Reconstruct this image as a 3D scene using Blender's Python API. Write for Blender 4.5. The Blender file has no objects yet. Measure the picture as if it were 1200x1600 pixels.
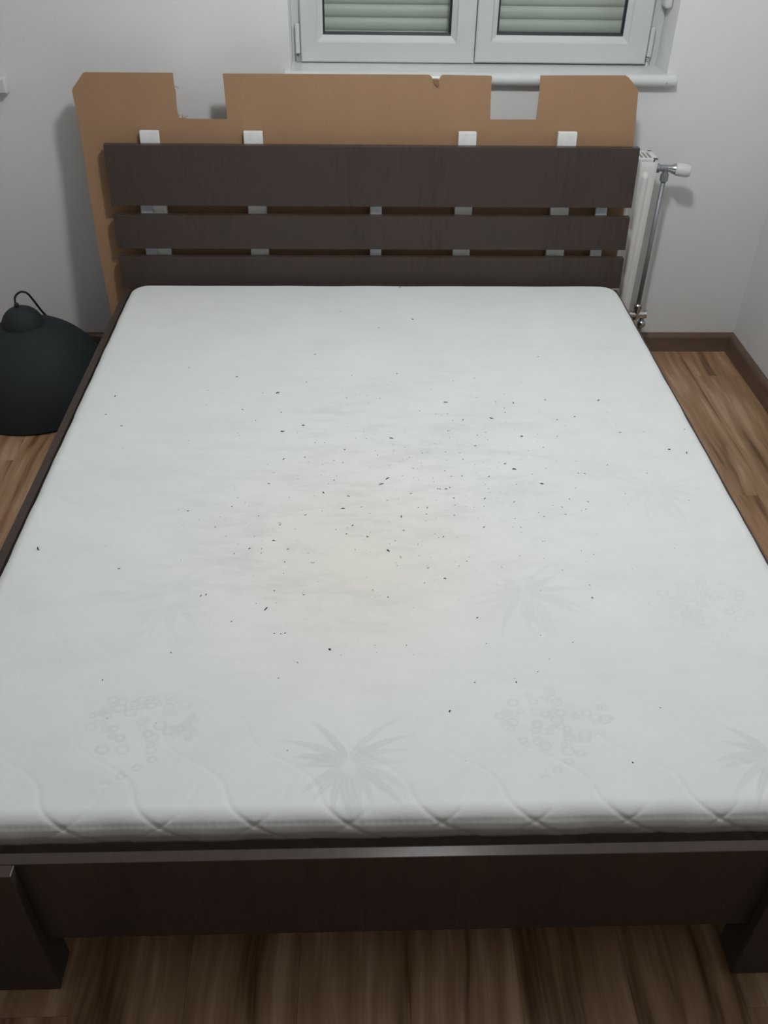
import bpy, bmesh, math, random
import numpy as np
from mathutils import Vector, Matrix

random.seed(4)
scene = bpy.context.scene
COL = scene.collection

# ------------------------------------------------------------------ camera
def set_camera():
    p, yw, r = 0.6616, 0.0407, 0.0189                     # pitch down, yaw, roll
    fwd = Vector((math.sin(yw)*math.cos(p), math.cos(yw)*math.cos(p), -math.sin(p)))
    right = Vector((math.cos(yw), -math.sin(yw), 0.0))
    up = right.cross(fwd)
    rt = right*math.cos(r) + up*math.sin(r)
    u = up*math.cos(r) - right*math.sin(r)
    cam = bpy.data.cameras.new('camera')
    cam.sensor_fit = 'HORIZONTAL'; cam.sensor_width = 36.0
    cam.lens = 1397.5*36.0/1200.0
    cam.clip_start = 0.02
    o = bpy.data.objects.new('camera', cam); COL.objects.link(o)
    o.matrix_world = Matrix(((rt.x, u.x, -fwd.x, -0.0728), (rt.y, u.y, -fwd.y, -0.7942),
                             (rt.z, u.z, -fwd.z, 1.6093), (0, 0, 0, 1)))
    scene.camera = o
set_camera()

# ------------------------------------------------------------------ world, exposure
w = bpy.data.worlds.new('night'); scene.world = w; w.use_nodes = True
w.node_tree.nodes['Background'].inputs[0].default_value = (0.03, 0.035, 0.05, 1)
w.node_tree.nodes['Background'].inputs[1].default_value = 0.2
vs = scene.view_settings
vs.view_transform = 'Standard'; vs.look = 'None'; vs.gamma = 1.0; vs.use_curve_mapping = False
vs.exposure = 0.0
LAMP_POS = (0.20, 0.88, 2.24)        # ceiling lamp (its emitter is in its builder below)
LAMP_STRENGTH = 157.0
LAMP_COLOR = (0.98, 1.0, 0.985)

# ------------------------------------------------------------------ materials
MATS = {}
def new_mat(name):
    m = bpy.data.materials.new(name); m.use_nodes = True
    nt = m.node_tree; b = nt.nodes['Principled BSDF']; MATS[name] = m
    return m, nt, b
def N(nt, t, **kw):
    n = nt.nodes.new(t)
    for k, v in kw.items(): setattr(n, k, v)
    return n
def ramp(nt, stops):
    r = N(nt, 'ShaderNodeValToRGB')
    while len(r.color_ramp.elements) < len(stops): r.color_ramp.elements.new(0.5)
    for e, (p, c) in zip(r.color_ramp.elements, stops):
        e.position = p; e.color = (*c, 1)
    return r
def plain(name, c1, c2=None, rough=0.5, metal=0.0, scale=20.0, bump=0.0, bscale=200.0, stretch=(1, 1, 1), spec=None, coat=0.0):
    m, nt, b = new_mat(name)
    tc = N(nt, 'ShaderNodeTexCoord'); mp = N(nt, 'ShaderNodeMapping'); mp.inputs['Scale'].default_value = stretch
    nt.links.new(tc.outputs['Object'], mp.inputs[0])
    no = N(nt, 'ShaderNodeTexNoise'); no.inputs['Scale'].default_value = scale; no.inputs['Detail'].default_value = 5
    nt.links.new(mp.outputs[0], no.inputs['Vector'])
    rp = ramp(nt, [(0.3, c1), (0.7, c2 or c1)])
    nt.links.new(no.outputs[0], rp.inputs[0]); nt.links.new(rp.outputs[0], b.inputs['Base Color'])
    b.inputs['Roughness'].default_value = rough; b.inputs['Metallic'].default_value = metal
    if spec is not None: b.inputs['Specular IOR Level'].default_value = spec
    if coat: b.inputs['Coat Weight'].default_value = coat; b.inputs['Coat Roughness'].default_value = 0.15
    if bump:
        n2 = N(nt, 'ShaderNodeTexNoise'); n2.inputs['Scale'].default_value = bscale; n2.inputs['Detail'].default_value = 3
        nt.links.new(mp.outputs[0], n2.inputs['Vector'])
        bp = N(nt, 'ShaderNodeBump'); bp.inputs['Strength'].default_value = bump; bp.inputs['Distance'].default_value = 0.002
        nt.links.new(n2.outputs[0], bp.inputs['Height']); nt.links.new(bp.outputs[0], b.inputs['Normal'])
    return m
plain('wall_paint', (0.755, 0.765, 0.775), (0.775, 0.785, 0.795), 0.75, scale=3, bump=0.12, bscale=160)
plain('ceiling_paint', (0.72, 0.72, 0.72), (0.74, 0.74, 0.74), 0.85)
plain('white_pvc', (0.60, 0.625, 0.625), (0.62, 0.645, 0.645), 0.28, scale=4)
plain('sill_white', (0.66, 0.69, 0.695), (0.68, 0.71, 0.715), 0.22, scale=4)
plain('gasket_black', (0.012, 0.016, 0.024), None, 0.5)
plain('shutter_grey', (0.72, 0.735, 0.71), (0.75, 0.765, 0.74), 0.5, scale=6)
plain('radiator_white', (0.74, 0.74, 0.73), (0.76, 0.76, 0.75), 0.35, scale=5)
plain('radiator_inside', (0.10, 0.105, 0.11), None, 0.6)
plain('chrome', (0.52, 0.54, 0.56), (0.58, 0.60, 0.62), 0.22, 1.0, scale=30)
plain('pipe_metal', (0.27, 0.29, 0.31), (0.32, 0.34, 0.36), 0.5, 0.6, scale=25)
plain('bracket_metal', (0.42, 0.46, 0.50), (0.46, 0.50, 0.54), 0.4, 0.3, scale=30)
plain('plastic_white', (0.66, 0.66, 0.665), (0.68, 0.68, 0.685), 0.4, scale=8)
plain('foam_white', (0.74, 0.75, 0.74), (0.80, 0.81, 0.80), 0.9, scale=60, bump=0.5, bscale=250)
plain('lamp_black', (0.013, 0.0185, 0.020), (0.017, 0.023, 0.0245), 0.78, scale=15, bump=0.08, bscale=400)
plain('cord_black', (0.010, 0.011, 0.012), None, 0.6)
plain('crumb_dark', (0.030, 0.030, 0.034), (0.09, 0.09, 0.095), 0.9, scale=120)
plain('baseboard_brown', (0.115, 0.070, 0.050), (0.160, 0.100, 0.073), 0.38, scale=10, stretch=(1, 1, 4))

def mat_card():
    m, nt, b = new_mat('cardboard')
    tc = N(nt, 'ShaderNodeTexCoord')
    mp = N(nt, 'ShaderNodeMapping'); mp.inputs['Scale'].default_value = (1, 1, 0.35)
    nt.links.new(tc.outputs['Object'], mp.inputs[0])
    no = N(nt, 'ShaderNodeTexNoise'); no.inputs['Scale'].default_value = 9; no.inputs['Detail'].default_value = 6
    nt.links.new(mp.outputs[0], no.inputs['Vector'])
    rp = ramp(nt, [(0.25, (0.37, 0.220, 0.125)), (0.75, (0.40, 0.240, 0.138))])
    nt.links.new(no.outputs[0], rp.inputs[0])
    # short paper fibres
    n2 = N(nt, 'ShaderNodeTexNoise'); n2.inputs['Scale'].default_value = 260
    nt.links.new(tc.outputs['Object'], n2.inputs['Vector'])
    mx = N(nt, 'ShaderNodeMix', data_type='RGBA', blend_type='MULTIPLY'); mx.inputs[0].default_value = 0.18
    nt.links.new(rp.outputs[0], mx.inputs[6]); nt.links.new(n2.outputs['Color'], mx.inputs[7])
    nt.links.new(mx.outputs[2], b.inputs['Base Color'])
    b.inputs['Roughness'].default_value = 0.85
    wv = N(nt, 'ShaderNodeTexWave', wave_type='BANDS', bands_direction='X'); wv.inputs['Scale'].default_value = 45
    nt.links.new(tc.outputs['Object'], wv.inputs[0])
    bp = N(nt, 'ShaderNodeBump'); bp.inputs['Strength'].default_value = 0.06; bp.inputs['Distance'].default_value = 0.001
    nt.links.new(wv.outputs[1], bp.inputs['Height']); nt.links.new(bp.outputs[0], b.inputs['Normal'])
mat_card()
plain('cardboard_inside', (0.20, 0.105, 0.055), (0.25, 0.135, 0.072), 0.9, scale=60)

def mat_wenge():
    m, nt, b = new_mat('wenge')
    tc = N(nt, 'ShaderNodeTexCoord')
    mp = N(nt, 'ShaderNodeMapping'); mp.inputs['Scale'].default_value = (30, 30, 1.6)
    nt.links.new(tc.outputs['Object'], mp.inputs[0])
    no = N(nt, 'ShaderNodeTexNoise'); no.inputs['Scale'].default_value = 3; no.inputs['Detail'].default_value = 8
    nt.links.new(mp.outputs[0], no.inputs['Vector'])
    n3 = N(nt, 'ShaderNodeTexNoise'); n3.inputs['Scale'].default_value = 1.4
    mp3 = N(nt, 'ShaderNodeMapping'); mp3.inputs['Scale'].default_value = (3, 1, 0.3)
    nt.links.new(tc.outputs['Object'], mp3.inputs[0]); nt.links.new(mp3.outputs[0], n3.inputs['Vector'])
    ad = N(nt, 'ShaderNodeMix'); ad.inputs[0].default_value = 0.45
    nt.links.new(no.outputs[0], ad.inputs[2]); nt.links.new(n3.outputs[0], ad.inputs[3])
    rp = ramp(nt, [(0.32, (0.056, 0.044, 0.039)), (0.52, (0.071, 0.053, 0.048)), (0.7, (0.064, 0.053, 0.046))])
    nt.links.new(ad.outputs[0], rp.inputs[0]); nt.links.new(rp.outputs[0], b.inputs['Base Color'])
    b.inputs['Roughness'].default_value = 0.25; b.inputs['Specular IOR Level'].default_value = 0.13
    bp = N(nt, 'ShaderNodeBump'); bp.inputs['Strength'].default_value = 0.10; bp.inputs['Distance'].default_value = 0.001
    nt.links.new(no.outputs[0], bp.inputs['Height']); nt.links.new(bp.outputs[0], b.inputs['Normal'])
mat_wenge()

def mat_floor():
    m, nt, b = new_mat('laminate')
    L = nt.links.new
    geo = N(nt, 'ShaderNodeNewGeometry'); oi = N(nt, 'ShaderNodeObjectInfo')
    off = N(nt, 'ShaderNodeVectorMath', operation='SCALE')
    cmb = N(nt, 'ShaderNodeCombineXYZ')
    L(oi.outputs['Random'], cmb.inputs[0]); L(oi.outputs['Random'], cmb.inputs[1]); L(oi.outputs['Random'], cmb.inputs[2])
    L(cmb.outputs[0], off.inputs[0]); off.inputs['Scale'].default_value = 37.0
    add = N(nt, 'ShaderNodeVectorMath', operation='ADD')
    L(geo.outputs['Position'], add.inputs[0]); L(off.outputs[0], add.inputs[1])
    # slow wander of the grain
    wn = N(nt, 'ShaderNodeTexNoise'); wn.inputs['Scale'].default_value = 2.2; wn.inputs['Detail'].default_value = 2
    L(add.outputs[0], wn.inputs['Vector'])
    ws = N(nt, 'ShaderNodeVectorMath', operation='SCALE'); ws.inputs['Scale'].default_value = 0.055
    L(wn.outputs['Color'], ws.inputs[0])
    a2 = N(nt, 'ShaderNodeVectorMath', operation='ADD'); L(add.outputs[0], a2.inputs[0]); L(ws.outputs[0], a2.inputs[1])
    mp = N(nt, 'ShaderNodeMapping'); mp.inputs['Scale'].default_value = (15, 1.2, 1)
    L(a2.outputs[0], mp.inputs[0])
    n1 = N(nt, 'ShaderNodeTexNoise'); n1.inputs['Scale'].default_value = 1.9; n1.inputs['Detail'].default_value = 3; n1.inputs['Roughness'].default_value = 0.45
    L(mp.outputs[0], n1.inputs['Vector'])
    mp2 = N(nt, 'ShaderNodeMapping'); mp2.inputs['Scale'].default_value = (90, 4, 1)
    L(a2.outputs[0], mp2.inputs[0])
    n2 = N(nt, 'ShaderNodeTexNoise'); n2.inputs['Scale'].default_value = 1.6; n2.inputs['Detail'].default_value = 5
    L(mp2.outputs[0], n2.inputs['Vector'])
    mx = N(nt, 'ShaderNodeMix'); mx.inputs[0].default_value = 0.22
    L(n1.outputs[0], mx.inputs[2]); L(n2.outputs[0], mx.inputs[3])
    rp = ramp(nt, [(0.34, (0.125, 0.060, 0.028)), (0.42, (0.235, 0.130, 0.065)), (0.49, (0.34, 0.198, 0.107)), (0.56, (0.39, 0.237, 0.136)), (0.65, (0.52, 0.345, 0.222))])
    L(mx.outputs[0], rp.inputs[0])
    # per-plank tone
    tone = N(nt, 'ShaderNodeMapRange'); tone.inputs[3].default_value = 0.93; tone.inputs[4].default_value = 1.06
    L(oi.outputs['Random'], tone.inputs[0])
    mm = N(nt, 'ShaderNodeVectorMath', operation='SCALE'); L(rp.outputs[0], mm.inputs[0]); L(tone.outputs[0], mm.inputs['Scale'])
    L(mm.outputs[0], b.inputs['Base Color'])
    b.inputs['Roughness'].default_value = 0.42
    bp = N(nt, 'ShaderNodeBump'); bp.inputs['Strength'].default_value = 0.08; bp.inputs['Distance'].default_value = 0.001
    L(n2.outputs[0], bp.inputs['Height']); L(bp.outputs[0], b.inputs['Normal'])
mat_floor()
plain('subfloor', (0.12, 0.08, 0.05), None, 0.8)

def mat_mattress():
    m, nt, b = new_mat('mattress_fabric'); L = nt.links.new
    tc = N(nt, 'ShaderNodeTexCoord')
    at = N(nt, 'ShaderNodeAttribute', attribute_name='motif'); st = N(nt, 'ShaderNodeAttribute', attribute_name='stain')
    dr = N(nt, 'ShaderNodeAttribute', attribute_name='grime')
    base = N(nt, 'ShaderNodeTexNoise'); base.inputs['Scale'].default_value = 5; base.inputs['Detail'].default_value = 6
    L(tc.outputs['Object'], base.inputs['Vector'])
    rp = ramp(nt, [(0.3, (0.745, 0.770, 0.768)), (0.7, (0.785, 0.808, 0.805))]); L(base.outputs[0], rp.inputs[0])
    m1 = N(nt, 'ShaderNodeMix', data_type='RGBA'); L(at.outputs['Fac'], m1.inputs[0]); L(rp.outputs[0], m1.inputs[6])
    m1.inputs[7].default_value = (0.675, 0.705, 0.695, 1)
    m2 = N(nt, 'ShaderNodeMix', data_type='RGBA'); L(st.outputs['Fac'], m2.inputs[0]); L(m1.outputs[2], m2.inputs[6])
    m2.inputs[7].default_value = (0.80, 0.725, 0.645, 1)
    # grime: streaky grey smudges
    mp = N(nt, 'ShaderNodeMapping'); mp.inputs['Scale'].default_value = (5, 16, 1); L(tc.outputs['Object'], mp.inputs[0])
    gn = N(nt, 'ShaderNodeTexNoise'); gn.inputs['Scale'].default_value = 1.5; gn.inputs['Detail'].default_value = 8; gn.inputs['Roughness'].default_value = 0.7
    L(mp.outputs[0], gn.inputs['Vector'])
    gr = N(nt, 'ShaderNodeMapRange'); gr.inputs[1].default_value = 0.48; gr.inputs[2].default_value = 0.75
    L(gn.outputs[0], gr.inputs[0])
    mu = N(nt, 'ShaderNodeMath', operation='MULTIPLY'); L(gr.outputs[0], mu.inputs[0]); L(dr.outputs['Fac'], mu.inputs[1])
    m3 = N(nt, 'ShaderNodeMix', data_type='RGBA'); L(mu.outputs[0], m3.inputs[0]); L(m2.outputs[2], m3.inputs[6])
    m3.inputs[7].default_value = (0.44, 0.45, 0.43, 1)
    L(m3.outputs[2], b.inputs['Base Color'])
    b.inputs['Roughness'].default_value = 0.85; b.inputs['Specular IOR Level'].default_value = 0.25
    b.inputs['Sheen Weight'].default_value = 0.08
    mpw = N(nt, 'ShaderNodeMapping'); mpw.inputs['Scale'].default_value = (60, 260, 60); L(tc.outputs['Object'], mpw.inputs[0])
    n2 = N(nt, 'ShaderNodeTexNoise'); n2.inputs['Scale'].default_value = 3; L(mpw.outputs[0], n2.inputs['Vector'])
    bp = N(nt, 'ShaderNodeBump'); bp.inputs['Strength'].default_value = 0.12; bp.inputs['Distance'].default_value = 0.001
    L(n2.outputs[0], bp.inputs['Height']); L(bp.outputs[0], b.inputs['Normal'])
mat_mattress()

def mat_glass():
    m, nt, b = new_mat('glass'); nt.nodes.remove(b)
    out = nt.nodes['Material Output']
    tr = N(nt, 'ShaderNodeBsdfTransparent'); tr.inputs[0].default_value = (0.94, 0.965, 0.95, 1)
    gl = N(nt, 'ShaderNodeBsdfGlossy'); gl.inputs['Roughness'].default_value = 0.02
    fr = N(nt, 'ShaderNodeFresnel'); fr.inputs[0].default_value = 1.45
    mx = N(nt, 'ShaderNodeMixShader')
    nt.links.new(fr.outputs[0], mx.inputs[0]); nt.links.new(tr.outputs[0], mx.inputs[1]); nt.links.new(gl.outputs[0], mx.inputs[2])
    nt.links.new(mx.outputs[0], out.inputs[0])
mat_glass()
def mat_emit():
    m, nt, b = new_mat('lamp_diffuser')
    b.inputs['Base Color'].default_value = (0.9, 0.9, 0.9, 1)
    b.inputs['Emission Color'].default_value = (*LAMP_COLOR, 1); b.inputs['Emission Strength'].default_value = LAMP_STRENGTH
mat_emit()

# ------------------------------------------------------------------ mesh helpers
def link(o, parent=None):
    COL.objects.link(o)
    if parent is not None: o.parent = parent
    return o
def from_bm(name, bm, mat, parent=None, smooth=False):
    bmesh.ops.recalc_face_normals(bm, faces=bm.faces)
    me = bpy.data.meshes.new(name); bm.to_mesh(me); bm.free()
    if mat: me.materials.append(MATS[mat])
    if smooth:
        for p in me.polygons: p.use_smooth = True
    return link(bpy.data.objects.new(name, me), parent)
def tag(o, label, cat, group=None):
    o['label'] = label; o['category'] = cat
    if group: o['group'] = group
    return o
def struct(o): o['kind'] = 'structure'; return o
def empty(name, loc=(0, 0, 0), parent=None):
    o = bpy.data.objects.new(name, None); o.location = loc; o.empty_display_size = 0.05
    return link(o, parent)
def add_box(bm, x0, x1, y0, y1, z0, z1, bev=0.0, seg=2, yshift=None):
    t = bmesh.new()
    vs = [t.verts.new((x, y, z)) for z in (z0, z1) for y in (y0, y1) for x in (x0, x1)]
    for f in ((0, 2, 3, 1), (4, 5, 7, 6), (0, 1, 5, 4), (2, 6, 7, 3), (0, 4, 6, 2), (1, 3, 7, 5)):
        t.faces.new([vs[i] for i in f])
    if bev: bmesh.ops.bevel(t, geom=list(t.edges), offset=bev, segments=seg, affect='EDGES', profile=0.5)
    if yshift:
        for v in t.verts: v.co.y += yshift(v.co.z)
    me = bpy.data.meshes.new('tmp'); t.to_mesh(me); t.free(); bm.from_mesh(me); bpy.data.meshes.remove(me)
def box(name, b, mat, parent=None, bev=0.0, seg=2, yshift=None):
    bm = bmesh.new(); add_box(bm, *b, bev, seg, yshift); return from_bm(name, bm, mat, parent)
def add_lathe(bm, prof, center, axis=(0, 0, 1), n=32, caps=True):
    a = Vector(axis).normalized(); h = Vector((0, 0, 1)) if abs(a.z) < 0.9 else Vector((1, 0, 0))
    u = a.cross(h).normalized(); v = a.cross(u); c = Vector(center); rings = []
    for r, t in prof:
        if r < 1e-6: rings.append([bm.verts.new(c + a*t)])
        else: rings.append([bm.verts.new(c + a*t + (u*math.cos(2*math.pi*k/n) + v*math.sin(2*math.pi*k/n))*r) for k in range(n)])
    for A, B in zip(rings, rings[1:]):
        for k in range(n):
            k2 = (k+1) % n
            if len(A) == 1 and len(B) == 1: continue
            if len(A) == 1: bm.faces.new((A[0], B[k], B[k2]))
            elif len(B) == 1: bm.faces.new((A[k], A[k2], B[0]))
            else: bm.faces.new((A[k], A[k2], B[k2], B[k]))
    if caps:
        for R in (rings[0], rings[-1]):
            if len(R) > 2: bm.faces.new(R)
def lathe(name, prof, center, mat, parent=None, axis=(0, 0, 1), n=32, caps=True, smooth=True):
    bm = bmesh.new(); add_lathe(bm, prof, center, axis, n, caps); o = from_bm(name, bm, mat, parent, smooth)
    return o
def add_tube(bm, pts, r, n=10):
    pts = [Vector(p) for p in pts]; rings = []
    pv = None
    for i, p in enumerate(pts):
        d = (pts[min(i+1, len(pts)-1)] - pts[max(i-1, 0)]).normalized()
        if pv is None: h = Vector((0, 1, 0)) if abs(d.y) < 0.9 else Vector((1, 0, 0)); u = d.cross(h).normalized()
        else: u = (pv - d*pv.dot(d)).normalized()
        pv = u; v = d.cross(u)
        rings.append([bm.verts.new(p + (u*math.cos(2*math.pi*k/n) + v*math.sin(2*math.pi*k/n))*r) for k in range(n)])
    for A, B in zip(rings, rings[1:]):
        for k in range(n): bm.faces.new((A[k], A[(k+1) % n], B[(k+1) % n], B[k]))
    bm.faces.new(rings[0]); bm.faces.new(rings[-1])
def catmull(P, k=8):
    P = [Vector(p) for p in P]; out = []
    for i in range(len(P)-1):
        p0, p1, p2, p3 = P[max(i-1, 0)], P[i], P[i+1], P[min(i+2, len(P)-1)]
        for j in range(k):
            t = j/k
            out.append(0.5*((2*p1) + (p2-p0)*t + (2*p0-5*p1+4*p2-p3)*t*t + (3*p1-p0-3*p2+p3)*t**3))
    return out + [P[-1]]
def smooth_by_angle(o, deg=35):
    me = o.data
    for p in me.polygons: p.use_smooth = True
    me.set_sharp_from_angle(angle=math.radians(deg))

# ------------------------------------------------------------------ the room
XL, XR, YF, YB, ZC = -2.30, 1.378, -3.4, 2.29, 2.62
floor = struct(box('floor', (XL-0.12, XR+0.12, YF-0.12, YB+0.3, -0.10, -0.009), 'subfloor'))
def make_planks():
    wdt, ln, gap = 0.193, 1.285, 0.00015
    x = XL; row = 0
    while x < XR - 0.01:
        x1 = min(x + wdt, XR)
        y = YF - (row*0.43 % 1.0)*ln
        while y < YB:
            a, b = max(y, YF), min(y + ln, YB)
            if b - a > 0.02:
                bm = bmesh.new(); bx0, bx1 = x+gap, x1-gap
                c = 0.0004
                lo = [bm.verts.new(p) for p in ((bx0, a+gap, -0.009), (bx1, a+gap, -0.009), (bx1, b-gap, -0.009), (bx0, b-gap, -0.009))]
                md = [bm.verts.new(p) for p in ((bx0, a+gap, -c), (bx1, a+gap, -c), (bx1, b-gap, -c), (bx0, b-gap, -c))]
                hi = [bm.verts.new(p) for p in ((bx0+c, a+gap+c, 0), (bx1-c, a+gap+c, 0), (bx1-c, b-gap-c, 0), (bx0+c, b-gap-c, 0))]
                for A, B in ((lo, md), (md, hi)):
                    for k in range(4): bm.faces.new((A[k], A[(k+1) % 4], B[(k+1) % 4], B[k]))
                bm.faces.new(hi); bm.faces.new(lo[::-1])
                from_bm('plank', bm, 'laminate', floor)
            y += ln
        x = x1; row += 1
make_planks()

# window opening in the back wall
OX0, OX1, OZ0, OZ1 = -0.268, 0.930, 0.940, 2.20
bm = bmesh.new()
for b in ((XL-0.12, OX0, YB, YB+0.30, 0, ZC), (OX1, XR+0.12, YB, YB+0.30, 0, ZC), (OX0, OX1, YB, YB+0.30, 0, OZ0), (OX0, OX1, YB, YB+0.30, OZ1, ZC)):
    add_box(bm, *b)
struct(from_bm('wall_back', bm, 'wall_paint'))
struct(box('wall_right', (XR, XR+0.12, YF, YB, 0, ZC), 'wall_paint'))
struct(box('wall_left', (XL-0.12, XL, YF, YB, 0, ZC), 'wall_paint'))
struct(box('wall_front', (XL-0.12, XR+0.12, YF-0.12, YF, 0, ZC), 'wall_paint'))
struct(box('ceiling', (XL-0.12, XR+0.12, YF-0.12, YB+0.3, ZC, ZC+0.1), 'ceiling_paint'))

# baseboards: moulded profile (distance from wall, height)
BP = [(0, 0), (0.026, 0), (0.026, 0.006), (0.021, 0.012), (0.020, 0.050), (0.0175, 0.058), (0.012, 0.064), (0.005, 0.068), (0, 0.068)]
def baseboard(name, p0, p1, nrm, m0, m1):
    # m0/m1: mitre sign at each end (+1 shortens with distance from wall)
    d = (Vector(p1) - Vector(p0)).normalized(); n = Vector(nrm); bm = bmesh.new(); R = []
    for P, s in ((p0, m0), (p1, -m1)):
        R.append([bm.verts.new(Vector(P) + n*a + d*(a*s) + Vector((0, 0, z))) for a, z in BP])
    k = len(BP)
    for i in range(k): bm.faces.new((R[0][i], R[0][(i+1) % k], R[1][(i+1) % k], R[1][i]))
    bm.faces.new(R[0]); bm.faces.new(R[1])
    o = from_bm(name, bm, 'baseboard_brown'); smooth_by_angle(o, 40); return struct(o)
baseboard('baseboard_back', (XL, YB, 0), (XR, YB, 0), (0, -1, 0), 1, 1)
baseboard('baseboard_right', (XR, YB, 0), (XR, YF, 0), (-1, 0, 0), 1, 1)
baseboard('baseboard_left', (XL, YF, 0), (XL, YB, 0), (1, 0, 0), 1, 1)

# ------------------------------------------------------------------ window
win = struct(empty('window_1', ((OX0+OX1)/2, 2.44, OZ0)))
win['label'] = 'white plastic window with two sashes above the headboard'
def wpart(name, b, mat, parent=win, bev=0.003):
    o = box(name, b, mat, parent, bev); o.matrix_parent_inverse = Matrix.Translation(-Vector(win.location)) if parent is win else Matrix.Identity(4)
    return o
# fixed frame
bm = bmesh.new()
FZ0 = 0.962
for b in ((OX0, OX0+0.055, 2.420, 2.485, FZ0, OZ1), (OX1-0.055, OX1, 2.420, 2.485, FZ0, OZ1), (OX0+0.055, OX1-0.055, 2.420, 2.485, FZ0-0.02, FZ0+0.045), (OX0+0.055, OX1-0.055, 2.420, 2.485, OZ1-0.05, OZ1)):
    add_box(bm, *b, 0.002)
fr = from_bm('window_frame', bm, 'white_pvc', win); fr.matrix_parent_inverse = Matrix.Translation(-Vector(win.location))
def frame_loop(bm, outer, inner, y_out, y_in):
    # sloping ring between an outer rectangle (at y_out) and an inner rectangle (at y_in): (x0,x1,z0,z1)
    def q(r, y): return [bm.verts.new(p) for p in ((r[0], y, r[2]), (r[1], y, r[2]), (r[1], y, r[3]), (r[0], y, r[3]))]
    A, B = q(outer, y_out), q(inner, y_in)
    for k in range(4): bm.faces.new((A[k], A[(k+1) % 4], B[(k+1) % 4], B[k]))
def sash(x0, x1, z0, z1, gx0, gx1, gz0, hinge_left):
    gz1 = z1 - 0.085
    s = bmesh.new(); y0 = 2.398
    R = [((x0, x1, z0, z1), 2.43), ((x0, x1, z0, z1), y0+0.004), ((x0+0.004, x1-0.004, z0+0.004, z1-0.004), y0),
         ((gx0-0.022, gx1+0.022, gz0-0.022, gz1+0.022), y0), ((gx0-0.018, gx1+0.018, gz0-0.018, gz1+0.018), y0+0.006),
         ((gx0-0.003, gx1+0.003, gz0-0.003, gz1+0.003), y0+0.016), ((gx0-0.003, gx1+0.003, gz0-0.003, gz1+0.003), 2.45),
         ((x0+.02, x1-.02, z0+.02, z1-.02), 2.45), ((x0+.02, x1-.02, z0+.02, z1-.02), 2.43), ((x0, x1, z0, z1), 2.43)]
    for (r0, ya), (r1, yb) in zip(R, R[1:]): frame_loop(s, r0, r1, ya, yb)
    bmesh.ops.remove_doubles(s, verts=s.verts, dist=1e-5)
    o = from_bm('sash', s, 'white_pvc', win); o.matrix_parent_inverse = Matrix.Translation(-Vector(win.location))
    g = bmesh.new()
    a, b = (gx0-0.003, gx1+0.003, gz0-0.003, gz1+0.003), (gx0+0.003, gx1-0.003, gz0+0.004, gz1-0.003)
    frame_loop(g, a, b, y0+0.0165, y0+0.021); frame_loop(g, b, b, y0+0.021, y0+0.034)
    from_bm('gasket', g, 'gasket_black', o)
    box('pane', (gx0-0.002, gx1+0.002, y0+0.026, y0+0.030, gz0-0.002, gz1+0.002), 'glass', o)
    hx0, hx1 = (x0-0.0165, x0-0.002) if hinge_left else (x1+0.002, x1+0.0165)
    box('hinge_cover', (hx0, hx1, 2.398, 2.42, 0.998, 1.085), 'white_pvc', o, 0.004, 3)
    if hinge_left:
        h = bmesh.new(); add_lathe(h, [(0.0065, 0), (0.0075, 0.002), (0.0075, 0.02), (0.005, 0.022)], (hx0+0.006, 2.408, 0.9705), n=14)
        add_box(h, hx0+0.010, hx1+0.001, 2.402, 2.42, 0.972, 0.997, 0.001)
        from_bm('hinge_pin', h, 'chrome', o)
    else:
        box('hinge_pin', (hx0, hx0+0.011, 2.400, 2.42, 0.985, 0.9965), 'chrome', o, 0.001)
        box('hinge_cover', (hx0+0.001, hx1-0.003, 2.403, 2.42, 0.966, 0.9845), 'white_pvc', o, 0.002)
sash(-0.239, 0.3215, 0.974, 2.16, -0.164, 0.2415, 1.055, True)
sash(0.3245, 0.886, 0.977, 2.16, 0.395, 0.800, 1.059, False)
# sill: thick rounded nose
def sill():
    y0, y1, zt, zb = 2.258, 2.44, 0.972, 0.936; rr = 0.018; bm = bmesh.new()
    prof = [(y1, zb), (y0+rr, zb)] + [(y0+rr-rr*math.sin(t), (zt+zb)/2 - rr*math.cos(t)) for t in [math.pi*k/10 for k in range(1, 10)]] + [(y0+rr, zt), (y1, zt)]
    R = []
    for x, (ya, yb) in ((-0.285, (0, 0)), (0.955, (0, 0))):
        R.append([bm.verts.new((x, min(y, YB-0.0005) if (x < OX0 or x > OX1) else y, z)) for y, z in prof])
    for i in range(len(prof)): bm.faces.new((R[0][i], R[0][(i+1) % len(prof)], R[1][(i+1) % len(prof)], R[1][i]))
    bm.faces.new(R[0]); bm.faces.new(R[1])
    add_box(bm, OX0+0.0005, OX1-0.0005, YB-0.002, 2.4215, zb+0.006, zt-0.00005)
    o = from_bm('window_sill', bm, 'sill_white', win); smooth_by_angle(o, 35); o.matrix_parent_inverse = Matrix.Translation(-Vector(win.location))
    # two small end screws
    for x in (0.925,):
        s = lathe('screw_cap', [(0.0, -0.0012), (0.0016, -0.001), (0.002, 0)], (x, 2.2578, 0.951), 'pipe_metal', o, (0, 1, 0), 10)
sill()
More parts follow.
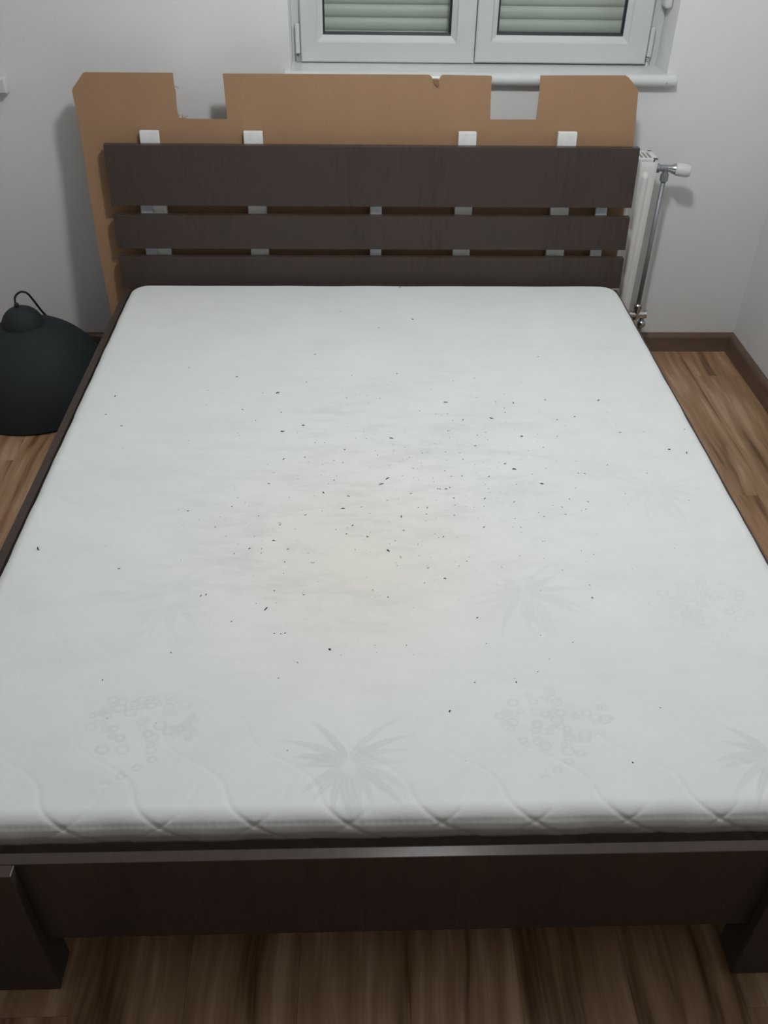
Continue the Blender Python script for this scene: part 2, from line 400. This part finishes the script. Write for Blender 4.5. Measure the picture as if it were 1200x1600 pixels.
# roller shutter outside the glass
sh = tag(empty('roller_shutter', (0.33, 2.53, 0.93)), 'closed grey-green roller shutter slats behind the window glass', 'shutter')
def shutter():
    pitch = 0.0385; x0, x1 = OX0+0.004, OX1-0.004
    # one curved slat with a recessed joint
    prof = [(0.004, 0.0), (0.0, 0.003), (-0.003, 0.010), (-0.0042, 0.018), (-0.0032, 0.027), (0.0, 0.0335), (0.005, 0.0345), (0.005, pitch), (0.009, pitch), (0.009, 0.0)]
    bm = bmesh.new(); R = [[bm.verts.new((x, y, z)) for y, z in prof] for x in (x0-0.33, x1-0.33)]
    k = len(prof)
    for i in range(k): bm.faces.new((R[0][i], R[0][(i+1) % k], R[1][(i+1) % k], R[1][i]))
    bm.faces.new(R[0]); bm.faces.new(R[1])
    o = from_bm('slat', bm, 'shutter_grey', sh); smooth_by_angle(o, 50)
    o.location = (0, 0, 0.038)
    for j in range(1, 31):
        c = o.copy(); COL.objects.link(c); c.parent = sh; c.location = (0, 0, 0.038 + j*pitch)
shutter()
# strap winder on the right reveal
sw = tag(empty('strap_winder', (0.93, 2.37, 1.15)), 'white rounded shutter strap winder on the right window reveal', 'strap winder')
o = box('case', (-0.024, -0.0003, -0.016, 0.044, -0.006, 0.17), 'plastic_white', sw, 0.010, 4); smooth_by_angle(o, 50)
box('strap', (-0.0285, -0.0245, 0.004, 0.022, 0.15, 0.95), 'foam_white', sw)

# ------------------------------------------------------------------ radiator under the window
rad = tag(empty('radiator', (0.30, 2.19, 0.15)), 'white panel radiator below the window, right end showing beside the headboard', 'radiator')
RX0, RX1, RY0, RY1, RZ0, RZ1 = -0.30, 0.907, 2.138, 2.240, 0.152, 0.752
def radp(o): o.matrix_parent_inverse = Matrix.Translation(-Vector(rad.location)); return o
def rad_panel(name, y, sgn):
    nx, nz = 330, 40; W, H = RX1-RX0, RZ1-RZ0-0.01
    bm = bmesh.new(); G = []
    pitch = 0.05
    zs = [RZ0 + H*i/nz for i in range(nz+1)]
    zs = sorted(set(zs + [RZ0+0.028, RZ0+0.034, RZ0+0.04, RZ0+0.046, RZ0+H-0.046, RZ0+H-0.04, RZ0+H-0.034, RZ0+H-0.028]))
    def sm(t): t = max(0, min(1, t)); return t*t*(3-2*t)
    for i in range(nx+1):
        x = RX0 + W*i/nx; c = ((RX1 - 0.034 - x)/pitch) % 1.0
        d = min(c, 1-c)*pitch
        col = []
        for z in zs:
            e = min(z-RZ0, RZ0+H-z)
            inside = sm((min(x-RX0, RX1-x)-0.012)/0.01)
            dep = 0.0095*sm((0.0135-d)/0.007)*sm((e-0.026-max(0, d-0.002)*0.8)/0.02)*inside
            edge = 0.004*(1-sm(min(e, x-RX0, RX1-x)/0.008))
            col.append(bm.verts.new((x, y + sgn*(dep*-1 + edge), z)))
        G.append(col)
    for i in range(nx):
        for j in range(len(zs)-1): bm.faces.new((G[i][j], G[i+1][j], G[i+1][j+1], G[i][j+1]))
    return radp(from_bm(name, bm, 'radiator_white', rad, True))
rad_panel('front_panel', RY0, 1)
radp(box('back_panel', (RX0, RX1, RY1-0.012, RY1, RZ0, RZ1-0.01), 'radiator_white', rad, 0.003))
bm = bmesh.new()
add_box(bm, RX1-0.004, RX1+0.002, RY0+0.006, RY1-0.012, RZ0+0.05, RZ1-0.001, 0.002)
radp(from_bm('side_cover', bm, 'radiator_white', rad))
bm = bmesh.new()
add_box(bm, RX0-0.002, RX0+0.004, RY0+0.006, RY1-0.012, RZ0+0.05, RZ1-0.001, 0.002)
radp(from_bm('side_cover', bm, 'radiator_white', rad))
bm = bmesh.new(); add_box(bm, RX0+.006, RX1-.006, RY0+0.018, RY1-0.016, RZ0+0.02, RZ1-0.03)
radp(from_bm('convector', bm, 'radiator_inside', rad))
bm = bmesh.new()
for yy in (RY0+0.0045, RY1-0.016): add_box(bm, RX0, RX1+0.002, yy, yy+0.012, RZ1-0.013, RZ1, 0.002)
add_box(bm, RX1-0.016, RX1+0.002, RY0+0.0045, RY1-0.004, RZ1-0.013, RZ1, 0.002)
add_box(bm, RX1-0.010, RX1+0.002, RY0+0.0042, RY0+0.012, RZ0+0.04, RZ1-0.004, 0.001)
x = RX1-0.030
while x > RX0+0.01:
    add_box(bm, x, x+0.006, RY0+0.006, RY1-0.006, RZ1-0.008, RZ1-0.001); x -= 0.0135
radp(from_bm('top_grille', bm, 'radiator_white', rad))
# upper valve
VY, VZ, PX = 2.200, 0.706, 0.958
bm = bmesh.new()
add_lathe(bm, [(0.009, 0), (0.009, 0.012), (0.0145, 0.012), (0.0145, 0.027), (0.0105, 0.030), (0.0105, 0.078)], (RX1+0.001, VY, VZ), (1, 0, 0), 16)
add_lathe(bm, [(0.010, 0.0), (0.010, -0.018), (0.0135, -0.020), (0.0135, -0.040), (0.0095, -0.044)], (PX, VY, VZ), (0, 0, 1), 16)
uv = radp(from_bm('upper_valve', bm, 'pipe_metal', rad)); smooth_by_angle(uv, 35)
ax = Vector((1, -0.30, -0.06)).normalized()
hb = Vector((PX+0.010, VY-0.001, VZ))
bm = bmesh.new(); add_lathe(bm, [(0.009, -0.01), (0.0125, 0.006), (0.0175, 0.018), (0.0175, 0.022)], hb, ax, 20)
o = from_bm('valve_collar', bm, 'chrome', uv); smooth_by_angle(o, 40)
bm = bmesh.new(); add_lathe(bm, [(0.0185, 0.022), (0.0200, 0.024), (0.0205, 0.045), (0.0195, 0.060), (0.0150, 0.069), (0.0, 0.072)], hb, ax, 24)
o = from_bm('valve_cap', bm, 'plastic_white', uv); smooth_by_angle(o, 50)
# pipe and lower valve
radp(lathe('pipe', [(0.0078, 0.205), (0.0078, VZ-0.04)], (PX, VY, 0), 'pipe_metal', rad, (0, 0, 1), 14))
bm = bmesh.new()
add_lathe(bm, [(0.010, 0.165), (0.012, 0.178), (0.012, 0.206), (0.0145, 0.208), (0.0145, 0.222), (0.011, 0.226)], (PX, VY, 0), (0, 0, 1), 16)
add_lathe(bm, [(0.009, 0), (0.009, 0.012), (0.012, 0.012), (0.012, 0.085), (0.0145, 0.085), (0.0145, 0.092), (0.0, 0.093)], (RX1-0.005, VY, 0.185), (1, 0, 0), 16)
add_lathe(bm, [(0.008, 0.0), (0.008, -0.03)], (PX+0.024, VY-0.002, 0.178), (0, -0.3, 1), 14)
lv = radp(from_bm('lower_valve', bm, 'chrome', rad)); smooth_by_angle(lv, 35)
bm = bmesh.new(); add_lathe(bm, [(0.0, -0.016), (0.010, -0.013), (0.0145, -0.006), (0.0155, 0.0), (0.0145, 0.006), (0.010, 0.012), (0.006, 0.014)], (PX+0.024, VY-0.004, 0.150), (0, -0.3, 1), 18)
o = from_bm('drain_cap', bm, 'chrome', lv, True)
radp(lathe('pipe', [(0.0078, 0.0), (0.0078, 0.14), (0.0078, 0.142)], (PX+0.024, VY+0.008, 0), 'pipe_metal', rad, (0, 0, 1), 14))

# ------------------------------------------------------------------ wall socket at the left
so = tag(empty('wall_socket', (-1.190, YB, 0.926)), 'small white surface-mounted socket box on the wall above the black lamp', 'socket')
o = box('housing', (-0.040, 0.036, -0.034, -0.0005, -0.024, 0.024), 'plastic_white', so, 0.004, 3); smooth_by_angle(o, 50)
box('cover_plate', (-0.036, 0.032, -0.0375, -0.0345, -0.020, 0.020), 'plastic_white', so, 0.0015)

# ------------------------------------------------------------------ bed frame
BX = -0.007                        # bed centre
HB = 0.832                         # half width of headboard boards
bed = tag(empty('bed_frame', (BX, 1.0, 0)), 'dark brown wooden double bed frame with slatted headboard and low footboard', 'bed')
def bp(o): o.matrix_parent_inverse = Matrix.Translation(-Vector(bed.location)); return o
LEAN = 0.125
def lean(z): return LEAN*(z-0.36)
HY = 2.030
for z0, z1 in ((0.621, 0.800), (0.487, 0.591), (0.360, 0.460)):
    bp(box('headboard_slat', (BX-HB, BX+HB, HY, HY+0.022, z0, z1), 'wenge', bed, 0.0012, 2, lean))
for x in (-0.735, 0.0, 0.734):
    o = bp(box('headboard_bracket', (x-0.0188, x+0.0188, HY+0.0222, HY+0.0252, 0.245, 0.775), 'bracket_metal', bed, 0.0008, 1, lean)); o['label'] = 'grey metal bracket strip'
bp(box('rear_rail', (BX-0.807, BX+0.807, 2.006, 2.028, 0.14, 0.335), 'wenge', bed, 0.001))
for s in (-1, 1):
    a, b = (BX-0.826, BX-0.806) if s < 0 else (BX+0.8085, BX+0.8215)
    bp(box('side_rail', (a, b, -0.0265, 2.028, 0.14, 0.356), 'wenge', bed, 0.0012))
    a, b = sorted((BX+s*0.755, BX+s*0.807))
    bp(box('leg', (a, b, 1.955, 2.005, 0.0, 0.30), 'wenge', bed, 0.0015))
    # front leg: wide board standing proud of the footboard, post behind it
    bm = bmesh.new(); a, b = sorted((s*0.587 + 0.0, BX+s*0.837))
    add_box(bm, a, b, -0.066, -0.0465, 0.0, 0.360, 0.0012)
    add_box(bm, a + (0.0 if s > 0 else 0.12), b - (0.12 if s > 0 else 0.0), -0.0463, -0.001, 0.0, 0.136, 0.0012)
    bp(from_bm('leg', bm, 'wenge', bed))
bp(box('footboard', (BX-0.835, BX+0.835, -0.046, -0.027, 0.137, 0.360), 'wenge', bed, 0.0014))
for k in range(11):
    y = 0.06 + k*0.187
    bp(box('bed_slat', (BX-0.807, BX+0.807, y-0.035, y+0.035, 0.170, 0.188), 'wenge', bed, 0.001))

# ------------------------------------------------------------------ mattress
def make_mattress():
    X, Y0, Y1, ZT, SH = 0.800, 0.0, 2.0, 0.390, 0.200
    Rc, re = 0.062, 0.030
    axh, ayh, yc = X-Rc, (Y1-Y0)/2-Rc, (Y0+Y1)/2
    # profile by arc length e: flat, arc, straight side
    def prof(e):
        f = Rc-re; arc = re*math.pi/2
        r = np.where(e < f, e, np.where(e < f+arc, f+re*np.sin(np.clip((e-f)/re, 0, math.pi/2)), Rc))
        d = np.where(e < f, 0, np.where(e < f+arc, re*(1-np.cos(np.clip((e-f)/re, 0, math.pi/2))), re+(e-f-arc)))
        return r, d
    E = (Rc-re) + re*math.pi/2 + (SH-re)
    def axis_pts(h, n_in):
        inn = np.linspace(-h, h, n_in)
        ed = np.concatenate([np.linspace(0, 0.08, 28)[1:], np.linspace(0.08, E, 40)[1:]])
        return np.concatenate([-(h+ed[::-1]), inn, h+ed])
    tx, ty = axis_pts(axh, 520), axis_pts(ayh, 640)
    TX, TY = np.meshgrid(tx, ty, indexing='ij')
    ex = np.maximum(np.abs(TX)-axh, 0)*np.sign(TX); ey = np.maximum(np.abs(TY)-ayh, 0)*np.sign(TY)
    e = np.maximum(np.abs(ex), np.abs(ey)); hyp = np.hypot(ex, ey); hyp[hyp == 0] = 1
    r, d = prof(e)
    PX_ = np.clip(TX, -axh, axh) + r*ex/hyp
    PY_ = np.clip(TY, -ayh, ayh) + r*ey/hyp + yc
    PZ = ZT - d
    # outward normals (approx)
    ang = np.clip((e-(Rc-re))/re, 0, math.pi/2)
    nx, ny, nz = np.sin(ang)*ex/hyp, np.sin(ang)*ey/hyp, np.cos(ang)
    U, V = TX, TY + 1.0                    # cloth coordinates (V = 0 near the foot edge)
    def s01(t): t = np.clip(t, 0, 1); return t*t*(3-2*t)
    h = np.zeros_like(U); motif = np.zeros_like(U)
    # quilting: two families of wavy diagonal seams
    P = 0.146
    foot = np.exp(-np.maximum(V+0.0, 0)/0.065); side = np.exp(-np.maximum(0.80-np.abs(U), 0)/0.05)
    amp = 0.00012 + 0.0018*foot + 0.0003*side
    wav = 0.014*np.sin(2*math.pi*V/0.125+0.6)
    for sg, ph, a in ((1, 0.083, 1.0), (-1, 0.089, 0.6)):
        q = (U + sg*(V*0.98) + wav*sg + ph)/P
        dist = np.abs(q-np.round(q))*P
        h -= amp*a*np.exp(-(dist/0.0045)**2)
        h += amp*a*0.35*np.cos(math.pi*dist/P*1.0)
    # edge seam with stitches around the rim
    seam = np.exp(-((e-0.062)/0.003)**2)
    run = np.where(np.abs(ex) > np.abs(ey), V, U)
    h -= 0.0010*seam*(0.7+0.3*np.sin(run*2*math.pi/0.012))
    wel = np.exp(-((e-0.078)/0.006)**2); h += 0.0012*wel
    # motifs woven into the ticking
    rng = np.random.RandomState(7)
    def fan(cx, cy, sc, w, rot):
        nonlocal motif, h
        dx, dy = U-cx, V-cy
        sel = (np.abs(dx) < 0.15*sc) & (np.abs(dy) < 0.15*sc)
        ix = np.where(sel)
        x, y = dx[ix]/sc, dy[ix]/sc
        rr = np.hypot(x, y); m = np.zeros_like(rr)
        npet = 17
        for k in range(npet):
            th = rot + 2*math.pi*k/npet + rng.uniform(-.12, .12); L = 0.125*(0.65+0.4*rng.rand())
            ca, sa = math.cos(th), math.sin(th)
            curve = (1 if ca > 0 else -1)*rng.uniform(2.5, 6.0)
            u0 = x*ca+y*sa
            v_ = -x*sa+y*ca + curve*np.clip(u0, 0, 1)**2
            t = np.clip((u0-0.01)/(L-0.01), 0, 1)
            half = 0.0075*np.sin(math.pi*t**0.7)
            ins = s01((half-np.abs(v_))/0.003+0.5)*((u0 > 0.01) & (u0 < L))
            vein = 1-0.5*np.exp(-(v_/0.0018)**2)
            m = np.maximum(m, ins*vein*rng.uniform(0.55, 1.0))
        motif[ix] = np.maximum(motif[ix], m*w); h[ix] += 0.0005*m*w
    def cluster(cx, cy, sc, w):
        nonlocal motif, h
        dx, dy = U-cx, V-cy
        ix = np.where((np.abs(dx) < 0.14*sc) & (np.abs(dy) < 0.12*sc))
        x, y = dx[ix]/sc, dy[ix]/sc; m = np.zeros_like(x)
        for k in range(62):
            a, q = rng.uniform(0, 2*math.pi), math.sqrt(rng.rand())
            px, py = 0.095*q*math.cos(a), 0.068*q*math.sin(a)
            R = rng.uniform(0.0035, 0.0085); th = 0.0016
            dd = np.hypot((x-px)/1.25, y-py)
            m = np.maximum(m, np.exp(-((dd-R)/th)**2)*rng.uniform(.5, 1))
        for k in range(7):     # trail of beads below the cluster
            px, py = 0.03-0.022*k, -0.072-0.016*k
            dd = np.hypot((x-px)/1.3, y-py); m = np.maximum(m, np.exp(-((dd-0.005)/0.0018)**2)*0.8)
        motif[ix] = np.maximum(motif[ix], m*w); h[ix] -= 0.0005*m*w
    rows = [(0.19, 0.10, 0), (0.470, 0.50, 1), (0.845, 0.845, 0), (1.20, 1.20, 1), (1.55, 1.55, 0), (1.88, 1.88, 1)]
    fade = [1.0, 0.62, 0.42, 0.25, 0.18, 0.15]
    for (yc_, yf_, par), fd in zip(rows, fade):
        for k in range(-3, 3):
            x = -0.085 + 0.352*k + 0.352/1.0*0
            rightw = 1.0 if x > 0.15 else 0.55
            ww = fd*(1.0 if fd > 0.9 else rightw)
            if (k + par) % 2 == 0: fan(x, yf_, 1.0, ww, 0.2*k+par)
            else: cluster(x, yc_, 1.0, ww)
    # slow sag and wrinkles of a used mattress
    top = nz
    h += -0.006*np.exp(-((U/0.5)**2+((V-0.85)/0.55)**2))
    h += 0.0006*np.sin(U*23+1.3*np.sin(V*9))*np.sin(V*31+U*4)*top
    h += 0.0014*np.sin(run*41+1.0)*np.sin(run*17)*(1-top)
    co = np.stack([PX_+nx*h, PY_+ny*h, PZ+nz*h], -1).reshape(-1, 3).astype(np.float32)
    # the side tucks in below the rounded rim
    co = co.reshape(TX.shape+(3,)); tuck = 0.030*s01((d-0.050)/0.018)
    co[..., 0] -= (tuck*ex/hyp).astype(np.float32); co[..., 1] -= (tuck*ey/hyp).astype(np.float32); co = co.reshape(-1, 3)
    # used-look stains (colour of the cloth itself)
    stain = 0.42*np.exp(-(((U+0.06)/0.20)**2+((V-0.60)/0.22)**2)) + 0.12*np.exp(-(((U+0.03)/0.45)**2+((V-0.75)/0.45)**2))
    stain += 0.9*s01((e-0.055)/0.03)*(ey < 0)
    grime = 0.34*np.exp(-(((U-0.03)/0.38)**2+((V-0.95)/0.38)**2)) + 0.22*np.exp(-(((U+0.30)/0.25)**2+((V-0.60)/0.20)**2)) + 0.09
    nx_, ny_ = TX.shape
    idx = np.arange(nx_*ny_).reshape(nx_, ny_)
    quads = np.stack([idx[:-1, :-1], idx[1:, :-1], idx[1:, 1:], idx[:-1, 1:]], -1).reshape(-1, 4).astype(np.int32)
    me = bpy.data.meshes.new('mattress')
    me.vertices.add(len(co)); me.vertices.foreach_set('co', co.ravel())
    me.loops.add(quads.size); me.loops.foreach_set('vertex_index', quads.ravel())
    me.polygons.add(len(quads)); me.polygons.foreach_set('loop_start', np.arange(0, quads.size, 4, dtype=np.int32))
    me.polygons.foreach_set('use_smooth', np.ones(len(quads), dtype=bool))
    for nm, arr in (('motif', np.clip(motif, 0, 1)), ('stain', np.clip(stain, 0, 1)), ('grime', np.clip(grime, 0, 1))):
        a = me.attributes.new(nm, 'FLOAT', 'POINT'); a.data.foreach_set('value', arr.ravel().astype(np.float32))
    me.update(calc_edges=True); me.validate()
    me.materials.append(MATS['mattress_fabric'])
    o = link(bpy.data.objects.new('mattress', me))
    tag(o, 'white quilted mattress with faint woven motifs and scattered dark crumbs', 'mattress')
    return o
make_mattress()

# crumbs lying on the mattress
SPECKS = [(-0.533, 1.431), (-0.395, 1.379), (-0.278, 1.293), (-0.363, 1.209), (-0.263, 1.195), (-0.203, 1.133), (-0.254, 1.107), (-0.171, 1.056), (-0.204, 1.35), (-0.08, 1.385), (0.045, 1.396), (-0.185, 1.508), (0.258, 1.371), (0.455, 1.491), (0.576, 1.248), (0.434, 1.252), (0.346, 1.238), (0.28, 1.165), (0.168, 1.243), (0.162, 1.107), (0.206, 1.158), (0.234, 1.086), (0.224, 1.039), (0.188, 0.982), (0.345, 1.078), (0.448, 1.155), (0.496, 1.168), (0.532, 0.951), (0.455, 0.917), (0.47, 0.916), (0.362, 0.877), (0.306, 0.937), (0.242, 0.91), (0.092, 1.01), (0.018, 1.075), (-0.098, 1.025), (-0.123, 0.979), (-0.102, 0.969), (-0.145, 0.851), (-0.122, 0.9), (-0.1, 0.79), (-0.059, 0.796), (-0.088, 0.838), (0.003, 0.904), (-0.012, 0.884), (0.055, 0.846), (0.03, 0.761), (0.032, 0.712), (-0.004, 0.644), (0.146, 0.867), (0.152, 0.827), (0.179, 0.912), (0.14, 0.934), (0.118, 0.864), (0.208, 0.721), (0.116, 0.689), (0.06, 0.664), (-0.047, 0.691), (-0.079, 0.73), (-0.092, 0.701), (-0.237, 0.733), (-0.183, 0.768), (-0.215, 0.65), (-0.27, 0.638), (-0.296, 0.653), (-0.326, 0.636), (-0.247, 0.678), (-0.219, 0.609), (-0.248, 0.47), (-0.311, 0.435), (-0.227, 0.402), (-0.207, 0.403), (-0.121, 0.36), (-0.176, 0.509), (-0.413, 0.355), (-0.009, 0.5), (0.397, 0.491), (0.162, 0.439), (0.109, 0.554), (0.287, 0.81), (0.415, 0.818), (0.455, 0.806), (-0.018, 1.002), (-0.193, 0.993), (-0.244, 0.985), (-0.272, 0.884), (-0.348, 0.798), (-0.443, 0.782), (0.147, 0.764), (0.069, 0.794), (0.088, 0.793), (0.123, 0.862), (0.137, 0.862), (0.222, 0.824), (0.287, 0.961), (0.597, 1.093), (-0.369, 0.511), (-0.378, 0.507), (-0.235, 0.521), (0.002, 1.675), (0.107, 1.732), (-0.704, 1.275), (-0.735, 0.654), (0.7, 1.014), (0.738, 1.0), (-0.555, 0.589), (-0.524, 0.29), (0.089, 0.21), (0.38, 0.098), (0.139, 0.275), (0.214, 0.274), (-0.122, 0.362), (-0.212, 0.29), (0.765, 1.104), (-0.709, 1.182), (-0.658, 1.13), (0.078, 1.968)]
BIG = {2, 5, 6, 14, 16, 17, 18, 24, 30, 31, 34, 38, 40, 43, 44, 46, 48, 68, 72, 100, 101, 102, 103, 104, 107}
def crumbs():
    bm = bmesh.new(); rng = random.Random(11)
    pts = [(x, y, 1.0 if i in BIG else 0.62) for i, (x, y) in enumerate(SPECKS)]
    for k in range(330):
        x, y = rng.gauss(0.05, 0.27), rng.gauss(0.86, 0.27)
        if abs(x) < 0.76 and 0.05 < y < 1.95: pts.append((x, y, rng.uniform(0.16, 0.42)))
    for x, y, s in pts:
        L, wd, ht = s*rng.uniform(0.0026, 0.0062), s*rng.uniform(0.0013, 0.0022), s*rng.uniform(0.001, 0.0018)
        a = rng.gauss(0.3, 0.8); ca, sa = math.cos(a), math.sin(a)
        z = 0.390 - 0.006*math.exp(-((x/0.5)**2+((y-0.85)/0.55)**2)) + 0.0004
        bend = rng.uniform(-.4, .4)*L
        ring = []
        for t, k in ((-1, .35), (-.3, 1), (.4, .8), (1, .3)):
            cx, cy = t*L, bend*(1-t*t)
            ring.append([bm.verts.new((x + (cx*ca-(cy+o_)*sa), y + (cx*sa+(cy+o_)*ca), z+q)) for o_, q in ((-wd*k, 0), (0, ht*1.6*k), (wd*k, 0), (0, -0.0006))])
        for A, B in zip(ring, ring[1:]):
            for k in range(4): bm.faces.new((A[k], A[(k+1) % 4], B[(k+1) % 4], B[k]))
        bm.faces.new(ring[0]); bm.faces.new(ring[-1])
    o = from_bm('crumbs', bm, 'crumb_dark'); o['kind'] = 'stuff'
    tag(o, 'tiny dark crumbs and lint scattered over the white mattress', 'crumbs')
crumbs()

# ------------------------------------------------------------------ cardboard sheet behind the headboard
def cardboard():
    root = tag(empty('cardboard_sheet', (0, 2.03, 0)), 'big brown cardboard sheet with cut notches standing behind the headboard', 'cardboard')
    out = [(-0.893, 0.0), (-0.901, 0.24), (-0.906, 0.37), (-0.911, 0.45), (-0.914, 0.63), (-0.9125, 0.74), (-0.9135, 0.83), (-0.919, 0.940), (-0.915, 0.948), (-0.879, 0.988), (-0.873, 0.990),
           (-0.612, 0.9905), (-0.6115, 0.952), (-0.609, 0.944), (-0.6105, 0.90), (-0.608, 0.867), (-0.600, 0.8655), (-0.592, 0.868), (-0.585, 0.8650), (-0.459, 0.8635), (-0.463, 0.990),
           (0.150, 0.9920), (0.160, 0.9915), (0.166, 0.987), (0.1705, 0.9800), (0.183, 0.9782), (0.1905, 0.9798), (0.194, 0.988), (0.200, 0.9920),
           (0.345, 0.991), (0.350, 0.9890), (0.3505, 0.93), (0.353, 0.869), (0.497, 0.870), (0.499, 0.92), (0.498, 0.993), (0.758, 0.9955), (0.769, 0.990), (0.803, 0.957), (0.8045, 0.945), (0.809, 0.87), (0.812, 0.795), (0.812, 0.60), (0.810, 0.40), (0.806, 0.0)]
    out = [(-0.0728 + (x+0.0728)*1.0038, max(0.0, 1.609 + (z-1.609)*1.0038)) for x, z in out]
    T = 0.005; bm = bmesh.new()
    def Y(z): return HY + 0.050 + lean(z) - 2.03
    A = [bm.verts.new((x, Y(z), z)) for x, z in out]; B = [bm.verts.new((x, Y(z)+T, z)) for x, z in out]
    n = len(out)
    from mathutils.geometry import tessellate_polygon
    for t in tessellate_polygon([[Vector((x, z, 0)) for x, z in out]]):
        bm.faces.new([A[k] for k in t]); bm.faces.new([B[k] for k in t][::-1])
    for i in range(n): bm.faces.new((A[i], A[(i+1) % n], B[(i+1) % n], B[i]))
    from_bm('sheet', bm, 'cardboard', root)
    # torn flap bent over the front below the tear
    bm = bmesh.new()
    P = [(0.1715, 0.9795), (0.188, 0.9785), (0.1905, 0.962), (0.184, 0.9595), (0.176, 0.9665)]
    a = [bm.verts.new((x, Y(z)-0.0008-0.004*k, z)) for (x, z), k in zip(P, (0, 0, 0.9, 1, 0.6))]
    b = [bm.verts.new((x, Y(z)-0.0018-0.004*k, z)) for (x, z), k in zip(P, (0, 0, 0.9, 1, 0.6))]
    bm.faces.new(a); bm.faces.new(b)
    for i in range(5): bm.faces.new((a[i], a[(i+1) % 5], b[(i+1) % 5], b[i]))
    from_bm('torn_flap', bm, 'cardboard_inside', root)
    # frayed paper fibres at the left notch
    for x, z, dx, dz in ((-0.611, 0.952, 0.012, -0.004), (-0.609, 0.868, 0.004, 0.007), (-0.598, 0.8665, 0.003, 0.008), (-0.588, 0.867, 0.008, 0.004)):
        bm = bmesh.new(); add_tube(bm, [(x-dx*.3, Y(z)+.001, z-dz*.3), (x+dx*.6, Y(z)-.001, z+dz*.7), (x+dx, Y(z)-.002, z+dz)], 0.0009, 5)
        from_bm('paper_fibre', bm, 'cardboard', root)
cardboard()

# foam strips clamped between headboard and cardboard
FO = [(-0.731, -0.672, 0.832, 'leftmost white foam strip sticking up behind the headboard'),
      (-0.412, -0.353, 0.832, 'second white foam strip from the left behind the headboard'),
      (0.256, 0.313, 0.8345, 'third white foam strip from the left behind the headboard'),
      (0.569, 0.629, 0.8365, 'rightmost white foam strip behind the headboard, nearest the radiator')]
for i, (x0, x1, zt, lb) in enumerate(FO):
    tl = (0.012, 0.0, 0.0, 0.0)[i]
    def sh_(z, tl=tl): return lean(z) - tl*max(0, z-0.76)*3
    o = box('foam_strip', (x0, x1, HY+0.0300, HY+0.0465, 0.30, zt), 'foam_white', None, 0.002, 2, sh_)
    tag(o, lb, 'foam strip', 'foam strips behind the headboard')

# ------------------------------------------------------------------ black dome pendant lamp lying on the floor
def dome_lamp():
    cx, cy = -1.152, 1.934; R, H = 0.253, 0.280
    root = tag(empty('pendant_lamp', (cx, cy, 0)), 'large matte black dome pendant lamp standing on the floor left of the bed', 'lamp')
    root.rotation_euler = (-0.012, -0.030, 0)
    n = 26; prof = []
    for k in range(n+1):
        t = math.pi/2*k/n; prof.append((R*math.cos(t), 0.0045+H*math.sin(t)))
    prof[-1] = (0.0, prof[-1][1])
    inner = [(max(r-0.003, 0), z-0.003 if r < R*0.9 else z) for r, z in prof[:-1]][::-1]
    o = lathe('shade', [(0.0, H-0.001)] + inner[1:] + [(R-0.003, 0.002), (R+0.001, 0.0015), (R+0.001, 0.006)] + prof[1:], (0, 0, 0), 'lamp_black', root, (0, 0, 1), 72, False)
    cap = []
    rc, hc = 0.069, 0.062
    z0 = H - 0.016
    cap = [(rc-0.006, z0-0.004), (rc, z0-0.002)] + [(rc*math.cos(t), z0 + (hc+0.008)*math.sin(t)) for t in [math.pi/2*k/12 for k in range(0, 12)]] + [(0.0, z0+hc+0.008)]
    lathe('cap', cap, (0, 0, 0), 'lamp_black', root, (0, 0, 1), 40, False)
    g = lathe('cord_grip', [(0.008, -0.004), (0.008, 0.010), (0.006, 0.013), (0.004, 0.016)], (-0.004, 0.0, z0+hc+0.006), 'cord_black', root, (0, 0, 1), 16)
    zt = z0+hc+0.02
    pts = [(-0.006, 0, zt), (-0.005, 0.006, 0.362), (0.004, 0.011, 0.373), (0.018, 0.016, 0.378), (0.031, 0.026, 0.367), (0.037, 0.048, 0.331), (0.040, 0.080, 0.283), (0.035, 0.125, 0.243), (0.028, 0.172, 0.205), (0.02, 0.225, 0.14), (0.015, 0.258, 0.05), (0.01, 0.275, 0.006), (-0.03, 0.30, 0.004), (-0.16, 0.30, 0.004)]
    bm = bmesh.new(); add_tube(bm, catmull(pts, 8), 0.0036, 8)
    from_bm('cord', bm, 'cord_black', root, True)
dome_lamp()

# ------------------------------------------------------------------ ceiling lamp (lights the room)
def ceiling_lamp():
    x, y, z = LAMP_POS
    root = tag(empty('ceiling_lamp', (x, y, ZC)), 'white globe lamp hanging from the ceiling above the bed', 'lamp')
    dz = z - ZC; r = 0.10
    lathe('canopy', [(0.0, -0.0002), (0.05, -0.0002), (0.052, -0.012), (0.02, -0.03), (0.0, -0.031)], (0, 0, 0), 'plastic_white', root, (0, 0, 1), 32)
    lathe('stem', [(0.006, -0.028), (0.006, dz+r+0.012)], (0, 0, 0), 'chrome', root, (0, 0, 1), 14)
    lathe('globe_fitting', [(0.0, dz+r+0.016), (0.03, dz+r+0.014), (0.045, dz+r-0.004), (0.044, dz+r-0.010)], (0, 0, 0), 'chrome', root, (0, 0, 1), 24)
    T0 = 1.25
    lathe('globe_shade', [(r*math.sin(t)+0.001, dz+r*math.cos(t)) for t in [0.3+(T0-0.3)*k/10 for k in range(11)]], (0, 0, 0), 'chrome', root, (0, 0, 1), 48, False)  # unseen opaque upper shell, added to keep lamp light off the ceiling
    lathe('globe', [(r*math.sin(t), dz+r*math.cos(t)) for t in [T0+(math.pi-T0)*k/20 for k in range(20)]] + [(0.0, dz-r)], (0, 0, 0), 'lamp_diffuser', root, (0, 0, 1), 48, False)
ceiling_lamp()
